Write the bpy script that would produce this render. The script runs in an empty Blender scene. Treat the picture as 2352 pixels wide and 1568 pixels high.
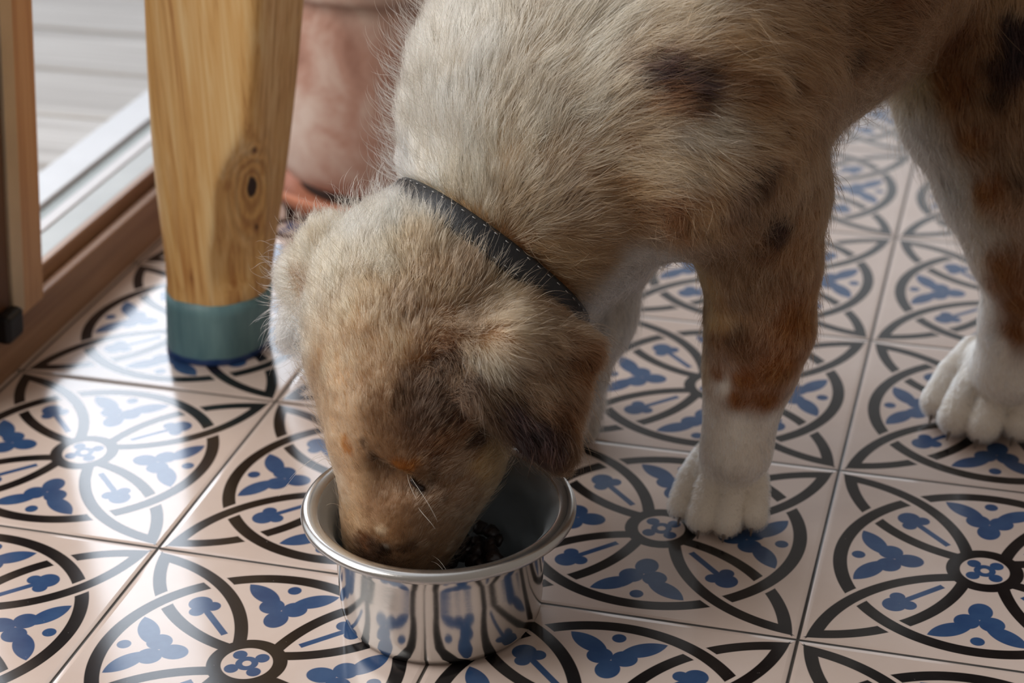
import bpy, math, os
import numpy as np
from mathutils import Vector, Matrix
from mathutils.bvhtree import BVHTree
from mathutils.kdtree import KDTree

# ------------------------------------------------------------------ camera, world, lights
scn = bpy.context.scene
col = scn.collection
YAW, PITCH, ROLL = -0.271629609, 0.460968810, -0.0130104747
CAM = np.array([0.495162662, -0.947362001, 0.660349322])
FPX = 4518.158

def basis():
    f = np.array([math.sin(YAW)*math.cos(PITCH), math.cos(YAW)*math.cos(PITCH), -math.sin(PITCH)])
    rt = np.array([math.cos(YAW), -math.sin(YAW), 0.0]); up = np.cross(rt, f)
    c, s = math.cos(ROLL), math.sin(ROLL)
    return c*rt+s*up, -s*rt+c*up, f
RT, UP, FW = basis()
cam = bpy.data.cameras.new('camera'); camo = bpy.data.objects.new('camera', cam); col.objects.link(camo)
camo.matrix_world = Matrix(((RT[0], UP[0], -FW[0], CAM[0]), (RT[1], UP[1], -FW[1], CAM[1]), (RT[2], UP[2], -FW[2], CAM[2]), (0, 0, 0, 1)))
cam.sensor_width = 36; cam.lens = FPX/2352*36; cam.clip_start = 0.05; cam.clip_end = 100
cam.dof.use_dof = True; cam.dof.focus_distance = 1.125; cam.dof.aperture_fstop = 6.2
scn.camera = camo
scn.view_settings.view_transform = 'Standard'; scn.view_settings.look = 'None'
scn.view_settings.gamma = 1; scn.view_settings.use_curve_mapping = False
scn.view_settings.exposure = 0.12
try:
    scn.cycles.max_bounces = 5; scn.cycles.diffuse_bounces = 3; scn.cycles.glossy_bounces = 4
    scn.cycles.transmission_bounces = 5; scn.cycles.transparent_max_bounces = 6
    scn.cycles.sample_clamp_indirect = 4
    scn.cycles.use_adaptive_sampling = True; scn.cycles.adaptive_threshold = 0.04
except Exception: pass

def ray(px, py):
    return FW + RT*(px-1176)/FPX - UP*(py-784)/FPX
def at(px, py, d):                 # the point seen at a pixel, d metres along the camera's axis
    return CAM + ray(px, py)*d
def ground(px, py, z=0.0):
    r = ray(px, py); return CAM + r*(z-CAM[2])/r[2]
def azel(az, el):
    a, e = math.radians(az), math.radians(el)
    return (math.sin(a)*math.cos(e), math.cos(a)*math.cos(e), math.sin(e))

w = bpy.data.worlds.new('world'); scn.world = w; w.use_nodes = True
wn, wl = w.node_tree.nodes, w.node_tree.links
wn.clear()
wo = wn.new('ShaderNodeOutputWorld'); bg = wn.new('ShaderNodeBackground'); wl.new(bg.outputs[0], wo.inputs[0])
tc = wn.new('ShaderNodeTexCoord')
def lobe(az, el, lo, hi, colr, prev):     # a bright part of the sky
    d = wn.new('ShaderNodeVectorMath'); d.operation = 'DOT_PRODUCT'; d.inputs[1].default_value = azel(az, el)
    wl.new(tc.outputs['Generated'], d.inputs[0])
    m = wn.new('ShaderNodeMapRange'); m.interpolation_type = 'SMOOTHSTEP'
    m.inputs[1].default_value = math.cos(math.radians(hi)); m.inputs[2].default_value = math.cos(math.radians(lo))
    wl.new(d.outputs['Value'], m.inputs[0])
    mx = wn.new('ShaderNodeMix'); mx.data_type = 'RGBA'
    wl.new(m.outputs[0], mx.inputs['Factor'])
    if isinstance(prev, tuple): mx.inputs['A'].default_value = (*prev, 1)
    else: wl.new(prev, mx.inputs['A'])
    mx.inputs['B'].default_value = (*colr, 1)
    return mx.outputs['Result']
c = lobe(-4, 13, 5, 17, (1.0, 1.05, 1.1), (0.20, 0.172, 0.15))
c = lobe(-66, 40, 10, 50, (1.15, 1.2, 1.28), c)
c = lobe(-35, 27, 4, 17, (6.0, 6.5, 7.2), c)
wl.new(c, bg.inputs[0]); bg.inputs[1].default_value = 1.0

def area(name, loc, target, sx, sy, energy, colr):
    l = bpy.data.lights.new(name, 'AREA'); l.shape = 'RECTANGLE'; l.size = sx; l.size_y = sy; l.energy = energy; l.color = colr
    o = bpy.data.objects.new(name, l); col.objects.link(o); o.location = loc
    o.rotation_euler = (Vector(target)-Vector(loc)).to_track_quat('-Z', 'Y').to_euler()
    return o
area('doorway_daylight', (-0.92, -0.42, 1.02), (0.10, 0.1, 0.1), 1.2, 1.1, 19, (1.0, 0.965, 0.93))

# ------------------------------------------------------------------ helpers
def tag(o, label=None, cat=None, group=None, kind=None):
    if label: o['label'] = label
    if cat: o['category'] = cat
    if group: o['group'] = group
    if kind: o['kind'] = kind
    return o
def link(name, me, mat=None, parent=None, smooth=True):
    o = bpy.data.objects.new(name, me); col.objects.link(o)
    if mat: me.materials.append(mat)
    if smooth and hasattr(me, 'polygons'): me.polygons.foreach_set('use_smooth', [True]*len(me.polygons))
    if parent: o.parent = parent
    return o
def mesh(name, vs, fs):
    me = bpy.data.meshes.new(name); me.from_pydata([tuple(map(float, v)) for v in vs], [], fs); me.update(); return me
def box(name, lo, hi, mat, bev=0.002, parent=None, seg=2):
    (a, b, c_), (d, e, f) = lo, hi
    vs = [(a,b,c_),(d,b,c_),(d,e,c_),(a,e,c_),(a,b,f),(d,b,f),(d,e,f),(a,e,f)]
    fs = [(0,3,2,1),(4,5,6,7),(0,1,5,4),(1,2,6,5),(2,3,7,6),(3,0,4,7)]
    o = link(name, mesh(name, vs, fs), mat, parent)
    if bev:
        m = o.modifiers.new('bevel', 'BEVEL'); m.width = bev; m.segments = seg; m.harden_normals = True
    return o
def lathe(name, prof, mat, n=96, center=(0, 0, 0), parent=None):
    vs, fs = [], []
    for r, z in prof:
        for k in range(n):
            a = 2*math.pi*k/n; vs.append((center[0]+r*math.cos(a), center[1]+r*math.sin(a), center[2]+z))
    for i in range(len(prof)-1):
        for k in range(n):
            k2 = (k+1) % n; fs.append((i*n+k, i*n+k2, (i+1)*n+k2, (i+1)*n+k))
    return link(name, mesh(name, vs, fs), mat, parent)
def tube(name, pts, rad, mat, parent=None, n=6):
    pts = [np.array(p, float) for p in pts]; vs, fs = [], []
    for i, p in enumerate(pts):
        t = pts[min(i+1, len(pts)-1)]-pts[max(i-1, 0)]; t /= np.linalg.norm(t)
        u = np.cross(t, (0.3, 0.5, 0.8)); u /= np.linalg.norm(u); v = np.cross(t, u)
        r = rad[i] if hasattr(rad, '__len__') else rad
        for k in range(n):
            a = 2*math.pi*k/n; vs.append(p+r*(u*math.cos(a)+v*math.sin(a)))
    for i in range(len(pts)-1):
        for k in range(n): fs.append((i*n+k, i*n+(k+1) % n, (i+1)*n+(k+1) % n, (i+1)*n+k))
    fs.append(tuple(range(n))[::-1]); fs.append(tuple((len(pts)-1)*n+k for k in range(n)))
    return link(name, mesh(name, vs, fs), mat, parent)
def srgb(r, g, b):
    f = lambda c: (c/255/12.92 if c/255 <= 0.04045 else ((c/255+0.055)/1.055)**2.4)
    return (f(r), f(g), f(b))
def bezier(p, n=12):
    p = [np.array(x, float) for x in p]; out = []
    for i in range(n+1):
        t = i/n; q = list(p)
        while len(q) > 1: q = [q[j]*(1-t)+q[j+1]*t for j in range(len(q)-1)]
        out.append(q[0])
    return out

# ------------------------------------------------------------------ node expressions
class X:                                    # arithmetic on node sockets
    t = None
    def __init__(s, v): s.v = v
    @staticmethod
    def op(o, *a, clamp=False):
        n = X.t.nodes.new('ShaderNodeMath'); n.operation = o; n.use_clamp = clamp
        for i, x in enumerate(a):
            x = x.v if isinstance(x, X) else x
            if isinstance(x, (int, float)): n.inputs[i].default_value = x
            else: X.t.links.new(x, n.inputs[i])
        return X(n.outputs[0])
    def __add__(s, o): return X.op('ADD', s, o)
    def __radd__(s, o): return X.op('ADD', o, s)
    def __sub__(s, o): return X.op('SUBTRACT', s, o)
    def __rsub__(s, o): return X.op('SUBTRACT', o, s)
    def __mul__(s, o): return X.op('MULTIPLY', s, o)
    def __rmul__(s, o): return X.op('MULTIPLY', o, s)
    def __truediv__(s, o): return X.op('DIVIDE', s, o)
    def __neg__(s): return X.op('MULTIPLY', s, -1.0)
def xabs(a): return X.op('ABSOLUTE', a)
def xmin(a, *b):
    for q in b: a = X.op('MINIMUM', a, q)
    return a
def xmax(a, *b):
    for q in b: a = X.op('MAXIMUM', a, q)
    return a
def xlen(a, b): return X.op('SQRT', a*a+b*b)
def mask(d, aa=0.003): return X.op('SUBTRACT', 0.5, d/aa, clamp=True)
def material(name):
    m = bpy.data.materials.new(name); m.use_nodes = True
    nt = m.node_tree; X.t = nt
    return m, nt, nt.nodes['Principled BSDF']
def mixc(nt, f, a, b, mode='MIX'):
    m = nt.nodes.new('ShaderNodeMix'); m.data_type = 'RGBA'; m.blend_type = mode
    for s, v in (('Factor', f), ('A', a), ('B', b)):
        v = v.v if isinstance(v, X) else v
        if isinstance(v, tuple): m.inputs[s].default_value = (*v, 1) if len(v) == 3 else v
        elif isinstance(v, (int, float)): m.inputs[s].default_value = v
        else: nt.links.new(v, m.inputs[s])
    return m.outputs['Result']
def noise(nt, scale, detail=4, rough=0.55, vec=None, dist=0.0, stretch=None):
    n = nt.nodes.new('ShaderNodeTexNoise'); n.inputs['Scale'].default_value = scale
    n.inputs['Detail'].default_value = detail; n.inputs['Roughness'].default_value = rough; n.inputs['Distortion'].default_value = dist
    if vec is None:
        t = nt.nodes.new('ShaderNodeTexCoord'); vec = t.outputs['Object']
    if stretch:
        mp = nt.nodes.new('ShaderNodeMapping'); mp.inputs['Scale'].default_value = stretch; nt.links.new(vec, mp.inputs[0]); vec = mp.outputs[0]
    nt.links.new(vec, n.inputs['Vector']); return n.outputs['Fac']
def ramp(nt, f, stops):
    r = nt.nodes.new('ShaderNodeValToRGB'); e = r.color_ramp.elements
    while len(e) < len(stops): e.new(0.5)
    for i, (p, c_) in enumerate(stops): e[i].position = p; e[i].color = (*c_, 1)
    nt.links.new(f.v if isinstance(f, X) else f, r.inputs[0]); return r.outputs[0]
def bump(nt, bs, h, strength=0.3, dist=0.001):
    b = nt.nodes.new('ShaderNodeBump'); b.inputs['Strength'].default_value = strength; b.inputs['Distance'].default_value = dist
    nt.links.new(h.v if isinstance(h, X) else h, b.inputs['Height']); nt.links.new(b.outputs[0], bs.inputs['Normal'])

# ------------------------------------------------------------------ patterned cement tiles
def tile_material():
    m, nt, bs = material('cement_tile')
    t = nt.nodes.new('ShaderNodeTexCoord'); s = nt.nodes.new('ShaderNodeSeparateXYZ'); nt.links.new(t.outputs['Object'], s.inputs[0])
    gx, gy = X(s.outputs[0])/0.2, X(s.outputs[1])/0.2
    # hand-pressed edges are never perfectly crisp
    u = X.op('FRACT', gx)-0.5; v = X.op('FRACT', gy)-0.5
    r = xlen(u, v)
    k = 0.70710678
    A, B = (-u-v)*k, (u-v)*k                        # towards the SW corner, and across
    ga = X.op('GREATER_THAN', xabs(A), xabs(B))     # fold four quarter turns onto one
    sA, sB = X.op('SIGN', A), X.op('SIGN', B)
    a = ga*(sA*A)+(1-ga)*(sB*B)
    b = ga*(sA*B)-(1-ga)*(sB*A)
    gu = X.op('GREATER_THAN', xabs(u), xabs(v))     # the same fold around the edge midpoints
    su, sv = X.op('SIGN', u), X.op('SIGN', v)
    c_ = gu*(su*u)+(1-gu)*(sv*v)
    d = gu*(su*v)-(1-gu)*(sv*u)
    ad = xabs(d)
    def circ(x, y, cx, cy, rad): return xlen(x-cx, y-cy)-rad
    def ell(x, y, cx, cy, rx, ry): return (xlen((x-cx)/rx, (y-cy)/ry)-1.0)*min(rx, ry)
    dP, dN = xlen(a-0.36, b+0.397), xlen(a-0.36, b-0.397)
    inner = 0.085-r
    arcP = xmax(xabs(dP-0.49)-0.02, -b-0.004, inner, 0.034-xabs(r-0.435))
    arcN = xmax(xabs(dN-0.49)-0.02, b-0.004, inner)
    ring = xabs(r-0.095)-0.021
    big = xmax(xabs(r-0.435)-0.0215, -xmax(xabs(dN-0.49)-0.033, b))
    black = xmin(arcP, arcN, ring, big)
    ab = xabs(b)
    club = xmin(xmax(ab-0.0105, 0.165-a, a-0.32), circ(a, ab, 0.318, 0.026, 0.0235), circ(a, b, 0.352, 0.0, 0.036))
    flower = xmax(xmin(circ(a, b, 0.048, 0, 0.021), r-0.033), 0.013-r)
    ca, sa = 0.553, 0.837                            # axis of a wing
    wx = (c_-0.339)*ca+(ad-0.079)*sa; wy = (ad-0.079)*ca-(c_-0.339)*sa
    leaf = xmax(xlen(wx, wy-0.077)-0.109, xlen(wx, wy+0.077)-0.109)
    tref = xmin(ell(c_, d, 0.226, 0, 0.044, 0.036), circ(c_, ad, 0.286, 0.036, 0.038), leaf)
    tref = xmax(tref, 0.0-ell(c_, d, 0.345, 0, 0.026, 0.016))
    dot = circ(c_, d, 0.381, 0, 0.021)
    blue = xmin(club, flower, tref, dot)
    n1 = noise(nt, 9, 5, 0.6); n2 = noise(nt, 260, 3, 0.6); n3 = noise(nt, 38, 4, 0.6)
    cream = ramp(nt, n1, [(0.3, srgb(202, 182, 170)), (0.7, srgb(214, 197, 187))])
    bl = ramp(nt, n3, [(0.3, srgb(42, 68, 108)), (0.7, srgb(58, 86, 124))])
    bk = ramp(nt, n3, [(0.3, srgb(18, 16, 17)), (0.75, srgb(36, 33, 33))])
    cc = mixc(nt, mask(black), cream, bk); cc = mixc(nt, mask(blue), cc, bl)
    speck = mask(0.73-X(n2), 0.04)*0.35
    cc = mixc(nt, speck, cc, srgb(170, 160, 152))
    e = xmin(0.5-xabs(u), 0.5-xabs(v))
    grout = ramp(nt, n3, [(0.35, srgb(38, 34, 31)), (0.7, srgb(74, 66, 58))])
    gm = mask(e-0.0052, 0.003)
    cc = mixc(nt, gm, cc, grout)
    nt.links.new(cc, bs.inputs['Base Color'])
    rough = X(noise(nt, 22, 4, 0.6))*0.07+0.115+gm*0.45
    nt.links.new(rough.v, bs.inputs['Roughness'])
    bs.inputs['Specular IOR Level'].default_value = 0.55
    h = X.op('MINIMUM', e/0.018, 1.0); h = X.op('POWER', X.op('MAXIMUM', h, 0.0), 0.5)
    h = h+X(noise(nt, 5, 2, 0.5))*0.6+X(n2)*0.006
    bump(nt, bs, h, 0.8, 0.0011)
    return m
TILE = tile_material()
fl = link('floor', mesh('floor', [(-0.215, -1.6, 0), (2.6, -1.6, 0), (2.6, 4.0, 0), (-0.215, 4.0, 0)], [(0, 1, 2, 3)]), TILE, smooth=False)
tag(fl, 'floor of square cream cement tiles with black and blue ornament', kind='structure')

# ------------------------------------------------------------------ wood and other materials
def wood(name, c1, c2, c3, axis=2, scale=1.0, rough=0.5, grain=1.0, knots=()):
    m, nt, bs = material(name)
    st = [150*scale]*3; st[axis] = 4.5*scale
    st2 = [16*scale]*3; st2[axis] = 1.3*scale
    n1 = noise(nt, 1, 5, 0.6, stretch=tuple(st), dist=0.4); n2 = noise(nt, 1, 3, 0.5, stretch=tuple(st2), dist=1.2)
    f = X(n1)*0.75*grain+X(n2)*0.40
    cc = ramp(nt, f, [(0.38, c1), (0.55, c2), (0.70, c3)])
    if knots:
        t = nt.nodes.new('ShaderNodeTexCoord')
        sx = nt.nodes.new('ShaderNodeSeparateXYZ'); nt.links.new(t.outputs['Object'], sx.inputs[0])
        st_ = X(ramp(nt, noise(nt, 1, 4, 0.6, stretch=(110, 110, 9), dist=1.0), [(0.50, (0, 0, 0)), (0.62, (1, 1, 1))]))
        low = mask(X(sx.outputs[2])-0.125, 0.12)
        cc = mixc(nt, st_*low*0.6, cc, srgb(172, 104, 44))       # resinous streaks near the foot
        for (p, r_) in knots:
            sub = nt.nodes.new('ShaderNodeVectorMath'); sub.operation = 'SUBTRACT'; nt.links.new(t.outputs['Object'], sub.inputs[0]); sub.inputs[1].default_value = tuple(p)
            mul = nt.nodes.new('ShaderNodeVectorMath'); mul.operation = 'MULTIPLY'; nt.links.new(sub.outputs[0], mul.inputs[0]); mul.inputs[1].default_value = (1, 1, 0.42)
            vd = nt.nodes.new('ShaderNodeVectorMath'); vd.operation = 'LENGTH'; nt.links.new(mul.outputs[0], vd.inputs[0])
            k_ = X(vd.outputs['Value'])+(X(noise(nt, 60, 3))-0.5)*0.005
            rings = X.op('SINE', k_*1150.0)*0.5+0.5
            fall = X.op('SUBTRACT', 1.0, k_/(r_*6.5), clamp=True)
            cc = mixc(nt, rings*fall*0.75, cc, srgb(140, 84, 36))
            cc = mixc(nt, mask(X.op('ADD', k_, 0.0)-r_, 0.0015), cc, srgb(48, 28, 18))
    nt.links.new(cc, bs.inputs['Base Color']); bs.inputs['Roughness'].default_value = rough
    bump(nt, bs, n1, 0.25, 0.0006)
    return m
LEGC = np.array([-0.0765, 0.277, 0.0])
def pine(knots): return wood('pine_wood', srgb(176, 116, 56), srgb(228, 180, 112), srgb(242, 208, 150), 2, 1.0, 0.42,
            knots=knots)
FRAME = wood('varnished_frame_wood', srgb(112, 82, 60), srgb(146, 110, 84), srgb(166, 130, 102), 1, 0.8, 0.45)
POST = wood('door_post_wood', srgb(166, 124, 86), srgb(192, 148, 106), srgb(206, 166, 124), 2, 0.8, 0.45)

def plain(name, c_, rough=0.5, metal=0.0, var=0.0, scale=20, bmp=0.0):
    m, nt, bs = material(name)
    if var:
        n = noise(nt, scale, 5, 0.6)
        cc = ramp(nt, n, [(0.3, tuple(x*(1-var) for x in c_)), (0.7, tuple(min(1, x*(1+var)) for x in c_))]); nt.links.new(cc, bs.inputs['Base Color'])
        if bmp: bump(nt, bs, n, bmp, 0.001)
    else: bs.inputs['Base Color'].default_value = (*c_, 1)
    bs.inputs['Roughness'].default_value = rough; bs.inputs['Metallic'].default_value = metal
    return m

# ------------------------------------------------------------------ door, sill, deck
XW = -0.203
beam = box('trim_1', (XW-0.0095, -0.6, 0.0), (XW, 3.2, 0.040), FRAME, 0.002); tag(beam, 'low brown wooden sill board along the tiled floor', kind='structure')
DARKGAP = plain('dark_gap', srgb(40, 30, 24), 0.7, 0, 0.2)
g = box('trim_2', (XW-0.0128, -0.6, 0.0), (XW-0.0096, 3.2, 0.033), DARKGAP, 0); tag(g, 'dark groove between the two sill boards', kind='structure')
b2 = box('trim_3', (XW-0.020, -0.6, 0.0), (XW-0.0129, 3.2, 0.051), FRAME, 0.0015); tag(b2, 'upper brown wooden sill board behind the groove', kind='structure')
ALU = plain('weathered_aluminium', srgb(168, 170, 168), 0.5, 0.15, 0.1, 14)
b3 = box('trim_4', (XW-0.043, -0.6, 0.0), (XW-0.0201, 3.2, 0.050), ALU, 0.001); tag(b3, 'grey metal threshold strip outside the wooden sill', kind='structure')
b3c = box('trim_5', (XW-0.055, -0.6, 0.0), (XW-0.0436, 3.2, 0.051), plain('pale_strip', srgb(206, 204, 206), 0.5, 0.0, 0.06), 0.001); tag(b3c, 'pale rail along the middle of the threshold', kind='structure')
b3b = box('trim_6', (XW-0.0700, -0.6, 0.0), (XW-0.0552, 3.2, 0.047), plain('threshold_channel', srgb(136, 142, 140), 0.5, 0.1, 0.1), 0.001); tag(b3b, 'narrow recessed metal channel of the threshold', kind='structure')
STONE = plain('pale_stone', srgb(206, 209, 214), 0.5, 0, 0.05, 12)
b4 = box('trim_7', (XW-0.106, -0.6, 0.0), (XW-0.0702, 3.2, 0.051), STONE, 0.002); tag(b4, 'pale stone strip between threshold and deck', kind='structure')
DECK = wood('weathered_deck', srgb(156, 152, 149), srgb(184, 181, 178), srgb(204, 202, 200), 0, 0.7, 0.7)
yy = -0.6; k = 0
dk = bpy.data.objects.new('ground', None); col.objects.link(dk); dk.location = (-1.6, 1.2, 0); tag(dk, 'weathered grey wooden deck outside the door', kind='structure')
while yy < 3.4:
    o = box('deck_board', (-4.2, yy, -0.02), (XW-0.108, yy+0.118, 0.030), DECK, 0.003)
    o.parent = dk; o.matrix_parent_inverse = Matrix.Translation((1.6, -1.2, 0)); yy += 0.124; k += 1

# door post standing on the sill
dp = box('door_1', (XW-0.030, 0.130, 0.0410), (XW+0.006, 0.240, 1.2), POST, 0.002); tag(dp, 'light brown wooden door post at the left edge', kind='structure')
st_ = box('glazing_bead', (XW+0.0062, 0.186, 0.05), (XW+0.010, 0.203, 1.2), plain('bead_wood', srgb(196, 176, 146), 0.5, 0, 0.08), 0.001); st_.parent = dp
dp.rotation_euler = (0, math.radians(5.2), 0); dp.location = (-0.0042, 0, -0.0175)
st2 = box('seal_strip', (XW+0.0062, 0.140, 0.05), (XW+0.008, 0.185, 1.2), plain('seal_brown', srgb(92, 60, 38), 0.6, 0, 0.1), 0.001); st2.parent = dp
hk = box('hinge', (XW+0.0082, 0.160, 0.0415), (XW+0.020, 0.184, 0.064), plain('black_hinge', srgb(26, 24, 24), 0.4, 0.4), 0.004); hk.parent = dp

# ------------------------------------------------------------------ pot on its saucer
def terracotta(name):
    m, nt, bs = material(name)
    n1 = noise(nt, 16, 6, 0.62, dist=0.6); n2 = noise(nt, 6, 3, 0.5)
    cc = ramp(nt, n1, [(0.30, srgb(138, 96, 80)), (0.48, srgb(176, 136, 120)), (0.68, srgb(204, 182, 170))])
    cc = mixc(nt, mask(0.52-X(n2), 0.2)*0.6, cc, srgb(206, 192, 182))
    nt.links.new(cc, bs.inputs['Base Color']); bs.inputs['Roughness'].default_value = 0.8
    return m
pc = ground(905, 428, 0.0)
TERRA = terracotta('terracotta')
pot = lathe('terracotta_pot', [(0.0, 0.024), (0.088, 0.024), (0.097, 0.030), (0.104, 0.046), (0.1045, 0.075), (0.100, 0.13), (0.0955, 0.182),
            (0.094, 0.194), (0.103, 0.196), (0.105, 0.202), (0.105, 0.236), (0.101, 0.240), (0.096, 0.238), (0.094, 0.20), (0.0, 0.19)], TERRA, 96, pc)
tag(pot, 'terracotta pot with pale mineral bloom behind the table leg', 'flower pot')
sau = lathe('pot_saucer', [(0, 0.002), (0.094, 0.0), (0.104, 0.004), (0.1185, 0.022), (0.1175, 0.026), (0.114, 0.025), (0.102, 0.013), (0.094, 0.0125), (0.0, 0.012)], plain('terracotta_saucer', srgb(196, 128, 98), 0.65, 0, 0.12, 30), 96, pc)
tag(sau, 'shallow orange terracotta saucer under the pot', 'saucer')
pf = lathe('pot_base_ring', [(0.0, 0.0128), (0.084, 0.0128), (0.086, 0.0236), (0, 0.0236)], plain('dark_pot_base', srgb(52, 44, 42), 0.8), 64, pc, pot)  # dark disc filling the gap between pot and saucer

# ------------------------------------------------------------------ table leg
def table_leg():
    root = bpy.data.objects.new('wooden_table', None); col.objects.link(root)
    bc = LEGC; root.location = bc
    tag(root, 'wooden table, only one thick pine leg with teal foot in view', 'table')
    def section(z, grow=0.0):
        t = min(1, max(0, (z-0.055)/0.25)); s = t*t*(3-2*t)
        hx = 0.0370+0.0070*min(1, z/0.29)+grow
        hy = 0.0375+0.0090*min(1, z/0.29)+grow
        if z > 0.29: hx += (z-0.29)*0.05; hy += (z-0.29)*0.05
        n = 2.15+9.5*s
        # worked-down notch on the right-hand face
        cx = 0.0+0.031*min(1.6, z/0.29)
        out = []
        for k_ in range(96):
            a = 2*math.pi*k_/96; ca, sa_ = math.cos(a), math.sin(a)
            r_ = 1/((abs(ca)**n+abs(sa_)**n)**(1/n))
            x, y = cx+hx*ca*r_, hy*sa_*r_
            # the front right arris has been worked away towards the foot
            u_ = min(1, max(0, (0.215-z)/0.085)); cut = 0.026*u_*u_*(3-2*u_)*min(1, max(0, (z-0.045)/0.02))+0.0012*math.sin(z*90)*u_
            s2 = (x-cx)-y; lim = hx+hy-0.004-cut
            if s2 > lim: e_ = (s2-lim)/2; x -= e_; y += e_
            an = math.radians(-1); out.append((x*math.cos(an)-y*math.sin(an), x*math.sin(an)+y*math.cos(an), z))
        return out
    def loft(name, zs, mat, grow=0.0, wob=0.0):
        vs, fs = [], []
        for i, z in enumerate(zs):
            ring = section(z, grow)
            if wob and i == len(zs)-1: ring = [(x, y, zz+wob*math.sin(7*math.atan2(y, x))+wob*0.6*math.sin(17*math.atan2(y, x)+1)) for x, y, zz in ring]
            vs += ring
        n = 96
        for i in range(len(zs)-1):
            for k_ in range(n): fs.append((i*n+k_, i*n+(k_+1) % n, (i+1)*n+(k_+1) % n, (i+1)*n+k_))
        fs.append(tuple(range(n))[::-1]); fs.append(tuple((len(zs)-1)*n+k_ for k_ in range(n)))
        return link(name, mesh(name, vs, fs), mat, root)
    lg = loft('leg', [0.0012]+[0.02+0.008*i for i in range(62)], None)
    bt = BVHTree.FromPolygons([v.co.copy() for v in lg.data.vertices], [tuple(p.vertices) for p in lg.data.polygons])
    def lk(px, py):
        h_ = bt.ray_cast(Vector(CAM-LEGC), Vector(ray(px, py)).normalized()); return tuple(h_[0])
    lg.data.materials.append(pine([(lk(578, 432), 0.0040), (lk(590, 520), 0.0008), (lk(585, 345), 0.0012), (lk(440, 640), 0.0008)]))
    m, nt, bs = material('teal_paint')
    n1 = noise(nt, 1, 4, 0.6, stretch=(70, 70, 9)); n2 = noise(nt, 1, 4, 0.7, stretch=(90, 90, 12))
    cc = ramp(nt, n1, [(0.3, srgb(84, 122, 130)), (0.7, srgb(118, 156, 160))])
    s = nt.nodes.new('ShaderNodeSeparateXYZ'); t = nt.nodes.new('ShaderNodeTexCoord'); nt.links.new(t.outputs['Object'], s.inputs[0])
    z = X(s.outputs[2])
    cc = mixc(nt, mask(0.70-X(n2)+z*6.0, 0.03), cc, srgb(150, 110, 66))
    cc = mixc(nt, mask(z-0.0035-X(n1)*0.004, 0.001), cc, srgb(36, 66, 118))
    nt.links.new(cc, bs.inputs['Base Color']); bs.inputs['Roughness'].default_value = 0.45; bump(nt, bs, n1, 0.2, 0.0006)
    pt = loft('painted_foot', [0.0, 0.002, 0.01, 0.02, 0.03, 0.04, 0.0505], m, 0.0007, 0.0006)
    pt['label'] = 'teal painted foot band'
table_leg()

# ------------------------------------------------------------------ steel bowl with food
BC = (0.1925, -0.0225, 0.0)
def steel(name, r0, r1, film, base=(0.60, 0.59, 0.57, 1)):
    m, nt, bs = material(name)
    n1 = noise(nt, 34, 6, 0.7); n2 = noise(nt, 420, 3, 0.6)
    bs.inputs['Base Color'].default_value = base
    nt.links.new((r0+X(n1)*r1+X(n2)*0.03).v, bs.inputs['Roughness'])
    nt.links.new((1.0-X(ramp(nt, n1, [(0.35, (0.4,)*3), (0.65, (1, 1, 1))]))*film).v, bs.inputs['Metallic'])
    bump(nt, bs, n1, 0.05, 0.001)
    return m
prof = [(0.0, 0.0030), (0.052, 0.0030), (0.0560, 0.0042), (0.0580, 0.0075), (0.0590, 0.014), (0.0600, 0.044), (0.0606, 0.0535), (0.0625, 0.0600), (0.0655, 0.0650), (0.0685, 0.0678), (0.0697, 0.0694),
        (0.0712, 0.0703), (0.0745, 0.0708), (0.0772, 0.0704), (0.0790, 0.0693), (0.0797, 0.0677), (0.0794, 0.0663), (0.0785, 0.0656), (0.0775, 0.0658),
        (0.0745, 0.0668), (0.0700, 0.0655), (0.0660, 0.0625), (0.0632, 0.0575), (0.0613, 0.050), (0.0606, 0.036), (0.0598, 0.014), (0.0588, 0.0065), (0.0565, 0.0022), (0.052, 0.0006), (0.0, 0.0006)]
prof = [(r_*0.996, z_*1.068) for r_, z_ in prof]
bowl = lathe('dog_bowl', prof, steel('polished_steel', 0.08, 0.08, 0.0), 192, BC)
bowl.data.materials.append(steel('steel_with_dried_film', 0.26, 0.15, 0.40, (0.50, 0.545, 0.575, 1))); bowl.data.materials.append(steel('satin_rim', 0.16, 0.10, 0.05))
for p_ in bowl.data.polygons:
    s_ = p_.index//192; p_.material_index = 1 if s_ < 10 else (2 if s_ < 16 else 0)
tag(bowl, 'shiny stainless steel dog bowl standing on the patterned tiles', 'bowl')
def blob_points(rng, n, s):
    ph = rng.uniform(0, 6, 6)
    return ph
def kibble():
    rng = np.random.default_rng(5); vs, fs = [], []
    def ico(c_, r_, sq):
        nu, nv = 10, 6; base = len(vs); ax = rng.normal(size=(3, 3)); q, _ = np.linalg.qr(ax)
        for i in range(nv+1):
            th = math.pi*i/nv
            for j in range(nu):
                ph = 2*math.pi*j/nu
                p = np.array([math.sin(th)*math.cos(ph), math.sin(th)*math.sin(ph), math.cos(th)*sq])*r_*(1+0.12*math.sin(3*ph+i))
                vs.append(tuple(q@p+c_))
        for i in range(nv):
            for j in range(nu): fs.append((base+i*nu+j, base+i*nu+(j+1) % nu, base+(i+1)*nu+(j+1) % nu, base+(i+1)*nu+j))
    for k_ in range(260):
        rr, a = 0.0495*math.sqrt(rng.random()), rng.uniform(0, 2*math.pi)
        x, y = rr*math.cos(a), rr*math.sin(a)
        hill = 0.004+0.024*min(1, max(0, (x+0.3*y-0.002)/0.03))
        ico((BC[0]+x, BC[1]+y, 0.0095+rng.random()*hill), rng.uniform(0.0036, 0.0055), rng.uniform(0.6, 0.85))
    return mesh('dog_food', vs, fs)
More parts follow.
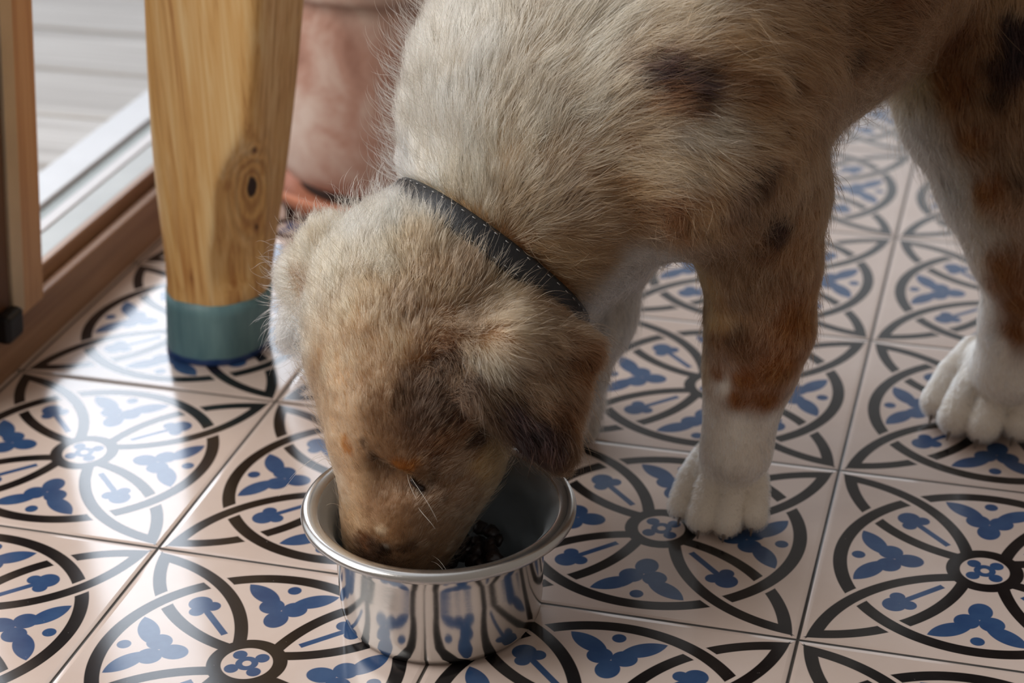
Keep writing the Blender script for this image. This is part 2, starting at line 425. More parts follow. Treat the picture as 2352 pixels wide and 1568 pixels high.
fo = link('dog_food', kibble(), plain('dark_kibble', srgb(44, 30, 26), 0.45, 0, 0.35, 200, 0.4))
tag(fo, 'dark brown food pieces at the bottom of the steel bowl', 'dog food', kind='stuff')

# ------------------------------------------------------------------ the puppy
FUR_N = 1.0
PR = []                                     # primitives of the body, merged in order
def cap(p0, r0, p1, r1, k=0.012): PR.append(('c', np.array(p0, float), r0, np.array(p1, float), r1, k))
def chain(pts, k=0.012):                    # pts: (px, py, depth, radius)
    q = [(at(*p[:3]), p[3]) for p in pts]
    for (a, ra), (b, rb) in zip(q[:-1], q[1:]): cap(a, ra, b, rb, k)
def ell(c_, rad, axes, k=0.012): PR.append(('e', np.array(c_, float), np.array(rad, float), np.array(axes, float), k))
def tri(a, b, c_, r, k=0.008): PR.append(('t', np.array(a), np.array(b), np.array(c_), r, k))
CAMAX = np.array([RT, UP, FW])

# trunk and neck
chain([(1610, 120, 1.185, .084), (1850, -60, 1.20, .078), (2060, -215, 1.22, .072), (2280, -260, 1.25, .078)], .03)
chain([(1590, 90, 1.185, .088), (1385, 60, 1.195, .080), (1285, 270, 1.190, .077), (1225, 430, 1.190, .064), (1150, 570, 1.190, .050)], .03)
chain([(1440, 290, 1.17, .066), (1320, 410, 1.18, .058), (1190, 550, 1.19, .046)], .03)
chain([(1620, 220, 1.15, .072), (1635, 350, 1.15, .054), (1728, 460, 1.165, .037)], .03)      # shoulder to elbow
chain([(1490, 390, 1.23, .046), (1400, 540, 1.26, .034)], .010)                                   # far side of the chest
# near foreleg
chain([(1738, 470, 1.165, .038), (1747, 600, 1.175, .0325), (1745, 750, 1.19, .0295), (1722, 850, 1.205, .0255), (1703, 940, 1.215, .0195), (1692, 1030, 1.222, .0185)], .012)
# far foreleg
chain([(1390, 540, 1.27, .031), (1355, 720, 1.285, .027), (1310, 860, 1.30, .021), (1275, 950, 1.315, .018)], .012)
# near hind leg
chain([(2290, 20, 1.255, .068), (2330, 200, 1.255, .052), (2350, 380, 1.265, .040), (2372, 600, 1.285, .028), (2352, 740, 1.312, .024), (2318, 850, 1.325, .0205)], .02)
chain([(2180, 40, 1.27, .055), (2220, 240, 1.275, .036), (2270, 420, 1.28, .024), (2310, 560, 1.285, .020)], .02)
# far hind leg
chain([(2380, 60, 1.36, .06), (2420, 400, 1.38, .04), (2470, 600, 1.40, .024), (2440, 760, 1.42, .02)], .02)
CLAWS = []
CARVE = [(at(972, 1112, 1.092), np.array([.008, .0055, .006])), (at(885, 1090, 1.096), np.array([.010, .012, .004]))]
def paw(tip, head, sc=1.0, up=None, upr=.019):
    h = np.array([head[0], head[1], 0.0]); h /= np.linalg.norm(h); s = np.array([h[1], -h[0], 0.0]); z = np.array([0, 0, 1.0])
    ax = np.array([s, h, z]); c_ = np.array([tip[0], tip[1], 0])-h*.030*sc
    ell(c_-h*.008*sc+z*.0135*sc, (.0235*sc, .023*sc, .0120*sc), ax, .010)
    if up is not None: cap(c_-h*.014*sc+z*.029*sc, .0180*sc, up, upr, .012)
    for lat, fwd, r_ in ((-.0232, .004, .0096), (-.0080, .0155, .0102), (.0080, .0155, .0102), (.0232, .004, .0096)):
        t = c_+s*lat*sc+h*fwd*sc
        kn = t-s*lat*.12*sc+z*.0230*sc-h*.010*sc
        cap(t-s*lat*.35*sc+z*.0330*sc-h*.027*sc, .0080*sc, kn, .0088*sc, .003)
        cap(kn, .0088*sc, t+z*.0112*sc+h*.004*sc, r_*sc*.90, .0006)
        tp = t+h*(.003+r_)*sc
        CLAWS.append((tp+z*.008*sc-h*.004*sc, tp+z*.0025*sc+h*.0010*sc, sc))
paw(ground(1630, 1250), (-0.04, -1), 1.0, at(1692, 1030, 1.222), .0185)
paw(ground(1245, 1030), (-0.2, -1), 0.95, at(1275, 950, 1.315), .018)
paw(ground(2205, 1030), (-0.33, -1), 1.26, at(2318, 850, 1.325), .0205)
paw(ground(2420, 900), (-0.1, -1), 1.0, at(2440, 760, 1.42), .018)
# head
chain([(945, 710, 1.168, .054), (950, 780, 1.160, .056), (958, 890, 1.146, .051)], .02)
chain([(1150, 570, 1.19, .050), (1020, 690, 1.175, .053)], .03)
chain([(960, 880, 1.146, .052), (955, 980, 1.134, .0445), (945, 1060, 1.131, .0365)], .02)
chain([(945, 1060, 1.132, .0355), (930, 1150, 1.133, .032), (912, 1225, 1.136, .0285), (885, 1275, 1.143, .020)], .012)
chain([(1050, 950, 1.132, .027), (1032, 1050, 1.131, .022), (980, 1165, 1.131, .019)], .02)     # near cheek
cap(at(865, 1040, 1.108), .010, at(905, 1230, 1.112), .009, .02)                                # bridge of the nose
cap(at(930, 1050, 1.103), .0075, at(985, 1062, 1.105), .006, .012)                              # near brow
cap(at(800, 1015, 1.12), .007, at(815, 1050, 1.125), .006, .012)                                # far brow
# near ear: a folded flap hanging from the side of the skull
a_, b_, c1_, d_, e_, f_ = at(985, 800, 1.112), at(1215, 672, 1.146), at(1325, 800, 1.128), at(1075, 905, 1.094), at(1284, 1038, 1.100), at(1160, 800, 1.100)
tri(a_, b_, f_, .012, .014); tri(b_, c1_, f_, .010, .012); tri(a_, d_, f_, .008, .010); tri(d_, e_, f_, .006, .008); tri(e_, c1_, f_, .007, .008); tri(d_, at(1205, 990, 1.094), e_, .006, .008)
# far ear
g_, h_, i_, j_ = at(760, 560, 1.175), at(700, 640, 1.19), at(690, 760, 1.20), at(790, 700, 1.165)
tri(g_, h_, j_, .010, .014); tri(h_, i_, j_, .008, .010)

def body_mesh():
    import openvdb
    vx = 0.0026
    lo, hi = np.array([1e9]*3), np.array([-1e9]*3)
    def bb(p):
        if p[0] == 'c': return np.minimum(p[1]-p[2], p[3]-p[4]), np.maximum(p[1]+p[2], p[3]+p[4])
        if p[0] == 'e': m_ = max(p[2]); return p[1]-m_, p[1]+m_
        return np.minimum(np.minimum(p[1], p[2]), p[3])-p[4], np.maximum(np.maximum(p[1], p[2]), p[3])+p[4]
    for p in PR:
        l, h = bb(p); lo = np.minimum(lo, l); hi = np.maximum(hi, h)
    lo -= .03; hi += .03
    n = np.ceil((hi-lo)/vx).astype(int); far = 0.03
    D = np.full(n, far, np.float32)
    for p in PR:
        l, h = bb(p); i0 = np.maximum(((l-.028-lo)/vx).astype(int), 0); i1 = np.minimum(((h+.028-lo)/vx).astype(int)+1, n)
        ax = [lo[i]+vx*np.arange(i0[i], i1[i]) for i in range(3)]
        G = np.stack(np.meshgrid(*ax, indexing='ij'), -1).astype(np.float32)
        if p[0] == 'c':
            ba = p[3]-p[1]; pa = G-p[1]; t = np.clip((pa@ba)/max(ba@ba, 1e-9), 0, 1)
            d = np.linalg.norm(pa-t[..., None]*ba, axis=-1)-(p[2]+(p[4]-p[2])*t); k_ = p[5]
        elif p[0] == 'e':
            q = ((G-p[1])@p[3].T)/p[2]; L_ = np.linalg.norm(q, axis=-1); g2 = np.linalg.norm(q/p[2], axis=-1)
            d = L_*(L_-1)/np.maximum(g2, 1e-6); k_ = p[4]
        else:
            a, b, c_ = p[1], p[2], p[3]; nn = np.cross(b-a, a-c_)
            def seg(u, v):
                e = v-u; w_ = G-u; t = np.clip((w_@e)/(e@e), 0, 1); q = w_-t[..., None]*e; return (q*q).sum(-1)
            s_ = (np.sign((G-a)@np.cross(b-a, nn))+np.sign((G-b)@np.cross(c_-b, nn))+np.sign((G-c_)@np.cross(a-c_, nn)))
            d = np.sqrt(np.where(s_ < 2, np.minimum(np.minimum(seg(a, b), seg(b, c_)), seg(c_, a)), ((G-a)@nn)**2/(nn@nn)))-p[4]; k_ = p[5]
        S = D[i0[0]:i1[0], i0[1]:i1[1], i0[2]:i1[2]]
        h_ = np.maximum(k_-np.abs(S-d), 0)/k_
        D[i0[0]:i1[0], i0[1]:i1[1], i0[2]:i1[2]] = np.minimum(np.minimum(S, d)-h_*h_*k_*.25, far)
    for c_, rd in CARVE:                                        # eye socket, dip beside the bridge
        i0 = ((c_-.02-lo)/vx).astype(int); i1 = ((c_+.02-lo)/vx).astype(int)
        ax = [lo[i]+vx*np.arange(i0[i], i1[i]) for i in range(3)]
        G = np.stack(np.meshgrid(*ax, indexing='ij'), -1).astype(np.float32); q = ((G-c_)@CAMAX.T)/rd
        d = (np.linalg.norm(q, axis=-1)-1)*rd.min(); S = D[i0[0]:i1[0], i0[1]:i1[1], i0[2]:i1[2]]; h_ = np.maximum(.008-np.abs(S+d), 0)/.008
        D[i0[0]:i1[0], i0[1]:i1[1], i0[2]:i1[2]] = np.maximum(S, -d)+h_*h_*.008*.25
    zc = lo[2]+vx*np.arange(n[2])
    D = np.maximum(D, (0.0012-zc)[None, None, :].astype(np.float32))        # soles rest on the floor
    gr = openvdb.FloatGrid(far); gr.copyFromArray(D)
    P, Q = gr.convertToQuads(isovalue=0.0)
    P = P*vx+lo
    me = bpy.data.meshes.new('dog'); me.from_pydata(P.tolist(), [], Q.tolist() if Q[0][0] is not None else Q); me.update()
    return me, (D, lo, vx)
dme, (SD, SLO, SVX) = body_mesh()
def sdf(P):
    q = (np.asarray(P)-SLO)/SVX; i = np.clip(np.floor(q).astype(int), 0, np.array(SD.shape)-2); f = np.clip(q-i, 0, 1); r_ = 0
    for dx in (0, 1):
        for dy in (0, 1):
            for dz in (0, 1):
                wgt = (f[..., 0] if dx else 1-f[..., 0])*(f[..., 1] if dy else 1-f[..., 1])*(f[..., 2] if dz else 1-f[..., 2])
                r_ = r_+wgt*SD[i[..., 0]+dx, i[..., 1]+dy, i[..., 2]+dz]
    return r_
def sgrad(P):
    e = .003; g_ = np.stack([sdf(P+np.eye(3)[i]*e)-sdf(P-np.eye(3)[i]*e) for i in range(3)], -1)
    return g_/np.maximum(np.linalg.norm(g_, axis=-1, keepdims=True), 1e-9)
nv = len(dme.vertices); VC = np.empty(nv*3, np.float32); dme.vertices.foreach_get('co', VC); VC = VC.reshape(-1, 3).astype(float)
dme.calc_loop_triangles(); nt_ = len(dme.loop_triangles); TR = np.empty(nt_*3, np.int32); dme.loop_triangles.foreach_get('vertices', TR); TR = TR.reshape(-1, 3)
# outward orientation
c0 = VC[TR].mean(1); n0 = np.cross(VC[TR[:, 1]]-VC[TR[:, 0]], VC[TR[:, 2]]-VC[TR[:, 0]])
if (n0*sgrad(c0)).sum() < 0:
    dme.flip_normals(); dme.update()
bvh = BVHTree.FromPolygons([tuple(v) for v in VC], [tuple(t) for t in TR.tolist()])
def hit(px, py, d=None):
    d_ = ray(px, py); h = bvh.ray_cast(Vector(CAM), Vector(d_).normalized())
    if h[0] is None:
        h2 = bvh.find_nearest(Vector(at(px, py, d or 1.17))); return np.array(h2[0])
    return np.array(h[0])

def vnoise(P, f, seed=0):                    # smooth lattice noise, -1..1
    q = P*f+seed*17.31; i = np.floor(q).astype(np.int64); t = q-i; t = t*t*(3-2*t); out = 0
    def hsh(a, b, c_):
        n_ = (a*73856093) ^ (b*19349663) ^ (c_*83492791) ^ (seed*2654435); n_ = (n_ ^ (n_ >> 13))*1274126177 & 0x7fffffff; n_ = (n_ ^ (n_ >> 16)) & 0xffff
        return n_/32767.5-1
    for dx in (0, 1):
        for dy in (0, 1):
            for dz in (0, 1):
                w_ = (t[:, 0] if dx else 1-t[:, 0])*(t[:, 1] if dy else 1-t[:, 1])*(t[:, 2] if dz else 1-t[:, 2])
                out = out+w_*hsh(i[:, 0]+dx, i[:, 1]+dy, i[:, 2]+dz)
    return out

cC, cL, cT, cG, cB, cD, cR, cW = [np.array(srgb(*x)) for x in ((232, 210, 182), (213, 183, 150), (188, 152, 118), (144, 112, 84), (98, 64, 40), (40, 24, 13), (128, 76, 36), (240, 230, 216))]
cTB = np.array(srgb(162, 120, 84)); cGo = np.array(srgb(186, 148, 100)); cK = np.array(srgb(88, 68, 54)); cOc = np.array(srgb(142, 88, 38)); cHT = np.array(srgb(160, 128, 101)); cHM = np.array(srgb(184, 154, 124)); cMu = np.array(srgb(188, 156, 122))
# (px, py, direction x, direction y (down), length mm, colour, lift)
ANC = [(855, 1268, -.1, -1, 3, cK, .25), (900, 1215, 0, -1, 4, cG*1.1, .25), (822, 1180, -.2, -1, 4, cHM, .25), (815, 1100, -.2, -1, 4, cHM, .25), (985, 1215, .3, -1, 4.5, cHT*.75, .25), (1055, 1150, .6, -.8, 5, cHT*.75, .25), (880, 1120, -.1, -1, 5, cHT, .25),
 (960, 1140, .5, -.8, 5, cHT*.85, .25), (1060, 1060, .8, -.5, 7, cHT*.7, .25), (1120, 1060, .8, -.4, 7, cGo*.8, .25), (870, 970, -.1, -1, 7, cG*.62, .35), (950, 970, .2, -1, 8, cK*1.1, .35), (900, 905, 0, -1, 8, cG*.7, .4), (1000, 900, .4, -.8, 9, cK, .4), (1000, 1000, .5, -.7, 8, cB*.9, .35), (900, 1050, 0, -1, 6, cG*.85, .3), (1040, 1110, .6, -.6, 6, cHT*.6, .3), (1050, 980, .7, -.7, 8, cB, .35), (795, 930, -.3, -1, 7, cHM, .35), (775, 1000, -.3, -1, 5, cHM, .3),
 (860, 820, -.1, -1, 10, cT*.8, .4), (900, 760, -.1, -1, 11, cT*.9, .45), (770, 830, -.4, -1, 9, cT, .4), (950, 720, 0, -1, 12, cHT*.85, .55), (960, 790, .1, -1, 10, cG*.8, .5), (850, 700, -.15, -1, 12, cT*1.1, .5), (780, 600, -.3, -1, 15, cL, .6), (870, 520, -.1, -1, 16, cC*.97, .7), (960, 560, .1, -1, 15, cT*1.15, .6), (1010, 640, .15, -1, 13, cG*1.1, .6), (880, 600, -.1, -1, 14, cL, .6), (1080, 620, .35, -.9, 15, cHT*.95, .5),
 (1160, 640, .6, -.7, 14, cT, .45), (700, 560, -.6, -.8, 15, cL, .6), (660, 640, -.9, -.1, 12, cC, .5), (690, 760, -.5, .9, 14, cW, .4),
 (1010, 780, .3, .3, 9, cG, .8), (1010, 850, .0, .9, 10, cG, .7), (1080, 760, .8, -.1, 12, cHT*.9, .45), (1200, 740, 1, .1, 13, cT*.95, .4), (1300, 760, 1, .35, 13, cHT, .35), (1335, 850, .6, 1, 13, cB*1.2, .3), (1130, 860, .5, .9, 14, cL, .35),
 (1240, 880, .45, .9, 14, cHT, .3), (1290, 960, .3, 1, 13, cB, .3), (1268, 1030, .2, 1, 10, cD*1.3, .25), (1090, 905, .35, 1, 14, cK, .3), (1170, 960, .5, 1, 13, cD*1.2, .3), (1230, 1010, .4, 1, 12, cD, .3),
 (1010, 440, -.1, -1, 16, cC, .5), (945, 430, -.3, -.9, 16, cW, .6), (925, 350, -.6, -.9, 20, cW, .6), (930, 250, -.6, -.9, 22, cC, .6), (985, 330, -.1, -1, 22, cC, .3), (970, 120, -.5, -.9, 22, cC, .6), (1080, 400, .3, -1, 22, cL, .3), (1060, 250, .1, -1, 24, cC, .3), (1080, 80, .15, -1, 26, cC, .3),
 (1250, 470, .8, -.6, 20, cT, .3), (1200, 300, .5, -.85, 24, cL, .28), (1350, 250, .8, -.6, 24, cL, .28), (1350, 80, .8, -.6, 26, cL, .28), (1260, 590, 1, -.1, 15, cTB, .3), (1350, 590, 1, 0, 16, cTB, .3), (1450, 430, 1, -.1, 20, cTB, .28), (1480, 250, 1, -.15, 24, cT, .28), (1450, 350, 1, -.1, 22, cT, .28),
 (1600, 40, 1, -.1, 24, cT, .28), (1700, 120, 1, .1, 22, cTB*.85, .28), (1640, 300, 1, .45, 22, cL, .3), (1580, 400, .8, .7, 20, cT, .3), (1560, 500, .2, 1, 18, cB*1.3, .35), (1640, 500, .3, 1, 16, cTB, .3), (1720, 260, 1, .6, 20, cTB*.9, .28), (1820, 350, .5, 1, 16, cTB*.68, .25), (1850, 150, 1, .3, 17, cTB*.62, .25),  # trunk darkens rearward: brown coat, with light falloff put into the colour
 (2000, 60, 1, .2, 15, cTB*.5, .25), (2050, 0, 1, .4, 15, cB*.9, .25), (1740, 500, .2, 1, 12, cG*.7, .25), (1616, 640, 0, 1, 8, cGo*.85, .25), (1660, 600, .1, 1, 9, cG*.75, .25), (1700, 650, .1, 1, 10, cG*.65, .25), (1830, 560, .05, 1, 10, cTB*.75, .25), (1830, 740, -.1, 1, 10, cR*.9, .25), (1790, 850, -.1, 1, 9, cR, .25), (1614, 760, 0, 1, 8, cGo*.85, .25), (1700, 925, .05, 1, 7, cR, .25), (1755, 925, 0, 1, 7, cR, .25), (1650, 860, .1, 1, 7, cR*.9, .25), (1612, 925, 0, 1, 5, cW, .2), (1700, 800, .1, 1, 9, cB*.9, .25), (1720, 880, .1, 1, 8, cR, .25), (1650, 790, .2, 1, 8, cB*1.2, .25),
 (1620, 860, .05, 1, 5, cMu, .25), (1690, 985, 0, 1, 5, cW, .2), (1620, 960, 0, 1, 5, cW, .2), (1760, 975, 0, 1, 5, cW, .2), (1660, 1080, -.1, 1, 5, cW, .2), (1600, 1130, -.1, 1, 2.0, cW, .12), (1650, 1180, 0, 1, 1.8, cW, .12), (1730, 1150, .05, 1, 2.0, cW, .12), (1650, 1120, 0, 1, 2.6, cW, .12), (1690, 1195, 0, 1, 1.8, cW, .12),
 (1340, 720, -.1, 1, 14, cW*.85, .2), (1420, 650, -.1, 1, 14, cW*.8, .2), (1420, 760, -.1, 1, 10, cW*.85, .2), (1460, 600, 0, 1, 12, cW*.8, .2), (1390, 565, 1, .1, 14, cTB*.85, .3), (1460, 505, 1, .2, 16, cTB*.8, .3), (1310, 640, 1, .1, 13, cTB*.85, .3),
 (2260, 40, .1, 1, 17, cTB*.75, .25), (2165, 90, .2, 1, 15, cR*.5, .25), (2190, 200, .2, 1, 15, cR*.6, .25), (2290, 250, .2, 1, 15, cTB*.55, .25), (2235, 310, .15, 1, 13, cR*.65, .25), (2275, 450, 0, 1, 12, cR*.8, .25), (2330, 400, .1, 1, 13, cG*.6, .25), (2300, 620, 0, 1, 9, cR*.85, .25), (2340, 700, 0, 1, 9, cR*.8, .25),
 (2085, 180, .2, 1, 18, cGo*1.1, .3), (2145, 310, .15, 1, 18, cC, .3), (2205, 450, .1, 1, 16, cC, .3), (2240, 560, .0, 1, 12, cC, .3), (2260, 680, 0, 1, 7, cW, .2), (2240, 860, -.2, 1, 5, cW, .2), (2180, 950, -.2, 1, 2.0, cW, .12), (2260, 980, -.1, 1, 2.0, cW, .12), (2330, 880, 0, 1, 5, cW, .2), (2290, 815, -.2, 1, 6, cW, .2), (2340, 770, 0, 1, 8, cR*.8, .25)]
AP = np.array([hit(a[0], a[1]) for a in ANC]); AN = sgrad(AP)
AD = np.array([RT*a[2]-UP*a[3] for a in ANC]); AL = np.array([a[4] for a in ANC])/1000; AC = np.array([a[5] for a in ANC]); AF = np.array([a[6] for a in ANC])
# (px, py, radius px, colour, strength)
SPOT = [(1470, 125, 26, cK, .7), (1625, 185, 34, cD, .9), (1500, 150, 34, cK, .8), (1545, 170, 48, cD, 1), (1595, 215, 42, cD, 1), (1560, 225, 34, cB, .9), (1735, 215, 34, cB, .8), (1690, 190, 26, cB, .7), (1770, 235, 22, cB, .6), (1745, 425, 34, cD, .9), (1700, 450, 24, cK, .8), (1790, 535, 30, cD, .95), (1760, 590, 26, cB, .8),
 (1690, 500, 26, cK, .6), (1670, 560, 24, cK, .6), (1700, 700, 24, cK, .5), (1690, 770, 20, cD, .5), (1970, 140, 20, cD, .8), (1825, 198, 18, cD, .8), (1480, 480, 26, cB, .6), (1500, 270, 26, cG, .5), (1440, 420, 20, cB, .4), (1470, 300, 20, cB, .4),
 (1005, 800, 26, cB, .8), (1030, 840, 30, cK, .9), (990, 850, 18, cD, .7), (1040, 790, 22, cB, .6), (950, 860, 26, cK, .8), (920, 900, 24, cD, .7), (980, 920, 34, cK, .9), (1040, 940, 30, cD, .7), (850, 760, 14, cB, .4), (1100, 1010, 24, cD, .9), (1090, 1045, 14, cB, .6), (990, 1070, 16, cK, .6),
 (712, 640, 26, cB, 1), (660, 720, 14, cTB, .6), (800, 760, 20, cG, .5), (880, 700, 14, cG, .6), (830, 860, 20, cG, .6), (900, 830, 18, cB, .5), (700, 620, 20, cR*.7, .9), (925, 1072, 18, cOc, .9), (948, 1060, 13, cOc*.8, .7), (798, 1018, 17, cOc, .85), (960, 1108, 16, cD, .9), (1000, 1100, 14, cK, .8), (858, 1045, 12, cD, .9), (848, 1025, 11, cD, .8), (962, 1104, 9, cD, 1), (980, 1120, 8, cD, .9), (1010, 1115, 9, cK, .6), (1020, 1150, 8, cD, .5), (1045, 1090, 10, cD, .5),
 (880, 1262, 16, cD, .8), (930, 1255, 18, cK, .7), (835, 1240, 14, cB, .7), (870, 1210, 12, cC, .6), (885, 1250, 9, cW*.6, .6), (1200, 860, 16, cK, .5), (1270, 880, 16, cB, .6), (1330, 790, 18, cB, .6), (1150, 905, 18, cK, .7), (1210, 1000, 34, cD, .7), (860, 640, 14, cTB, .5), (930, 640, 16, cTB, .5), (1050, 680, 22, cG, .5), (1000, 730, 24, cG, .6), (1120, 700, 16, cG, .4),
 (2330, 90, 44, cD, 1), (2310, 180, 34, cD, .9), (2300, 240, 26, cD, .8), (2345, 130, 40, cD, 1), (2340, 420, 20, cD, .7), (2200, 60, 22, cB, .6), (2150, 110, 22, cB, .7), (1660, 700, 20, cB, .5), (1290, 330, 30, cTB, .3), (1200, 480, 30, cG, .35), (1600, 300, 20, cW, .3), (1680, 330, 22, cC, .5), (1610, 420, 18, cC, .4)]
SP = np.array([hit(a[0], a[1]) for a in SPOT]); SR = 1.28*np.array([a[2]*np.dot(hit(a[0], a[1])-CAM, FW)/FPX for a in SPOT]); SC = [a[3] for a in SPOT]; SS = [a[4] for a in SPOT]

def fields(P):
    out = []
    for i in range(0, len(P), 20000):
        p = P[i:i+20000]; pn = p+np.stack([vnoise(p, 60, s) for s in (1, 2, 3)], -1)*.006
        d2 = ((pn[:, None, :]-AP[None])**2).sum(-1)+4e-6; w_ = d2**-1.75; w_ /= w_.sum(1, keepdims=True)
        out.append(np.concatenate([w_@AD, (w_@AL)[:, None], (w_@AF)[:, None], w_@AC], 1))
    o = np.concatenate(out); C_ = o[:, 5:8]
    wn_ = P+np.stack([vnoise(P, 110, s) for s in (4, 5, 6)], -1)*.0045+np.stack([vnoise(P, 330, s) for s in (7, 8, 9)], -1)*.0018
    for sp, sr, sc_, ss in zip(SP, SR, SC, SS):
        d = np.linalg.norm(wn_-sp, axis=1)/sr; m_ = np.clip(1.35-d, 0, .7)/.7; m_ = (m_*m_*(3-2*m_)*min(ss, 1))[:, None]
        C_ = C_*(1-m_)+sc_*m_
    return o[:, 0:3], o[:, 3], o[:, 4], C_

# skin under the coat
skc = fields(VC)[3]
ca_ = dme.color_attributes.new('coat', 'FLOAT_COLOR', 'POINT')
ca_.data.foreach_set('color', np.concatenate([skc, np.ones((nv, 1))], 1).astype(np.float32).ravel())
def coat_mat(name, hair):
    m, nt, bs = material(name)
    a = nt.nodes.new('ShaderNodeAttribute'); a.attribute_name = 'coat'
    if hair:
        h = nt.nodes.new('ShaderNodeBsdfHairPrincipled'); h.parametrization = 'COLOR'
        ci = nt.nodes.new('ShaderNodeHairInfo')                 # roots darker than tips, as the undercoat is
        nt.links.new(mixc(nt, 1.0, a.outputs['Color'], ramp(nt, ci.outputs['Intercept'], [(0.0, (.74, .68, .62)), (0.7, (1, 1, 1))]), 'MULTIPLY'), h.inputs['Color'])
        h.inputs['Roughness'].default_value = 0.42; h.inputs['Radial Roughness'].default_value = 0.75
        h.inputs['Random Roughness'].default_value = 0.2; h.inputs['IOR'].default_value = 1.4
        nt.links.new(h.outputs[0], nt.nodes['Material Output'].inputs[0])
    else:
        nt.links.new(a.outputs['Color'], bs.inputs['Base Color']); bs.inputs['Roughness'].default_value = 0.9; bs.inputs['Specular IOR Level'].default_value = 0.1
    return m
dog = link('dog', dme, coat_mat('dog_skin', False))
tag(dog, 'fluffy merle puppy with white paws eating from the steel bowl', 'dog')

def collar_plane():
    P1, P2, P3 = at(948, 486, 1.205), at(1230, 672, 1.168), at(1122, 560, 1.125)
    n = np.cross(P2-P1, P3-P1); n /= np.linalg.norm(n)
    ax = at(1225, 430, 1.190)-at(1150, 570, 1.190); ax /= np.linalg.norm(ax)
    if n@ax < 0: n = -n
    c_ = at(1150, 570, 1.19); c_ = c_-n*((c_-P1)@n)
    return P1, P2, P3, n, c_
CP = collar_plane()
def strands(name, N, select=None, wid=0.00010, lenmul=1.0, seed=3, pts=7, stray=0.0, clump=16, cs=1.0, lm=1.0):
    rng = np.random.default_rng(seed)
    T = VC[TR]; nr = np.cross(T[:, 1]-T[:, 0], T[:, 2]-T[:, 0]); ar = np.linalg.norm(nr, axis=1)/2; cen = T.mean(1)
    nn = sgrad(cen)
    v = CAM-cen; v /= np.linalg.norm(v, axis=1, keepdims=True)
    wgt = ar*np.where((nn*v).sum(1) > -.35, 1.0, .35)          # the far side carries a thinner coat
    pr = (cen-CAM); dz = pr@FW; px = 1176+FPX*(pr@RT)/dz; py = 784-FPX*(pr@UP)/dz
    wgt = wgt*np.where((px > -80) & (px < 2430) & (py > -80), 1, .3)*np.where((px > 640) & (px < 1400) & (py > 420) & (py < 1350), 1.9, 1)*np.where(cen[:, 2] < .004, 0, 1)
    if select is not None: wgt = wgt*select(px, py)
    f = rng.choice(len(T), N, p=wgt/wgt.sum()); u = rng.random((N, 2)); fl_ = u.sum(1) > 1; u[fl_] = 1-u[fl_]
    P = T[f, 0]+u[:, :1]*(T[f, 1]-T[f, 0])+u[:, 1:]*(T[f, 2]-T[f, 0])
    n = sgrad(P); D_, L_, F_, C_ = fields(P)
    Dn = D_-(D_*n).sum(1, keepdims=True)*n; C_ = fields(P+Dn/np.maximum(np.linalg.norm(Dn, axis=1, keepdims=True), .2)*L_[:, None]*.55)[3]
    # clumps
    ng = max(200, N//clump); gi = rng.choice(N, ng, replace=False); kd = KDTree(ng)
    for i_, g_ in enumerate(gi): kd.insert(P[g_], i_)
    kd.balance(); own = np.array([kd.find(p)[1] for p in P.tolist()])
    wob = np.stack([vnoise(P, 45, s) for s in (11, 12, 13)], -1)*.35+np.stack([vnoise(P, 150, s) for s in (14, 15, 16)], -1)*.38
    D_ = D_+wob+rng.normal(size=(N, 3))*.22
    D_ = D_-(D_*n).sum(1, keepdims=True)*n; D_ /= np.maximum(np.linalg.norm(D_, axis=1, keepdims=True), .15)
    L_ = L_*lenmul*(.72+.5*rng.random(N))*(1+.12*vnoise(P, 80, 20))
    if stray: L_ = L_*(1+stray*rng.random(N)**3); 
    q_ = P-CP[4]; band = (np.abs(q_@CP[3]) < .0085) & (np.linalg.norm(q_, axis=1) < .085); L_ = np.where(band, L_*.22, L_)      # pressed flat under the collar
    F_ = np.clip(F_*lm*(.8+.5*rng.random(N)), .08, 1)
    t = np.linspace(0, 1, pts)
    lift = (1-np.exp(-3*t))/(1-math.exp(-3))                    # rises first, then lies down
    fw_ = t**1.35
    X_ = P[:, None, :]-n[:, None, :]*.0008+(L_[:, None, None])*(n[:, None, :]*(F_[:, None]*lift[None])[..., None]+D_[:, None, :]*(np.sqrt(np.maximum(1-F_**2*.8, .2))[:, None]*fw_[None])[..., None])
    G_ = X_[gi][own]; off = P-P[gi][own]
    cl = (t**1.6)[None, :, None]*cs*(.25+.4*rng.random(N))[:, None, None]
    X_ = X_*(1-cl)+(G_+off[:, None, :]*.25)*cl
    # own waviness
    ph = rng.random((N, 3))*6.28; cr = rng.normal(size=(N, 3))*.035
    X_ = X_+(L_[:, None, None]*cr[:, None, :])*np.sin(t[None, :, None]*4.2+ph[:, None, :])*t[None, :, None]
    # stay outside the body and above the floor
    k_ = sdf(X_.reshape(-1, 3)).reshape(N, pts); inside = np.maximum(.0006*t[None]*3-k_, 0); inside[:, 0] = 0
    X_ = X_+n[:, None, :]*inside[..., None]
    X_[..., 2] = np.maximum(X_[..., 2], .0006+.0008*rng.random(N)[:, None])
    hc = bpy.data.hair_curves.new(name); hc.add_curves([pts]*N)
    hc.attributes['position'].data.foreach_set('vector', X_.astype(np.float32).ravel())
    ra = hc.attributes.get('radius') or hc.attributes.new('radius', 'FLOAT', 'POINT')
    prof_ = np.clip(1.0-.85*t**2.2, .12, 1)
    # hair on the short-haired parts is finer
    wv = wid*np.clip(L_/.012, .75, 1.25)
    ra.data.foreach_set('value', (wv[:, None]*prof_[None]).astype(np.float32).ravel())
    tone = ((1+.14*rng.normal(size=N))*(1+.16*rng.normal(size=ng)[own])*(1+.20*vnoise(P, 70, 31)+.24*vnoise(P, 190, 32))).clip(.45, 1.6)[:, None]
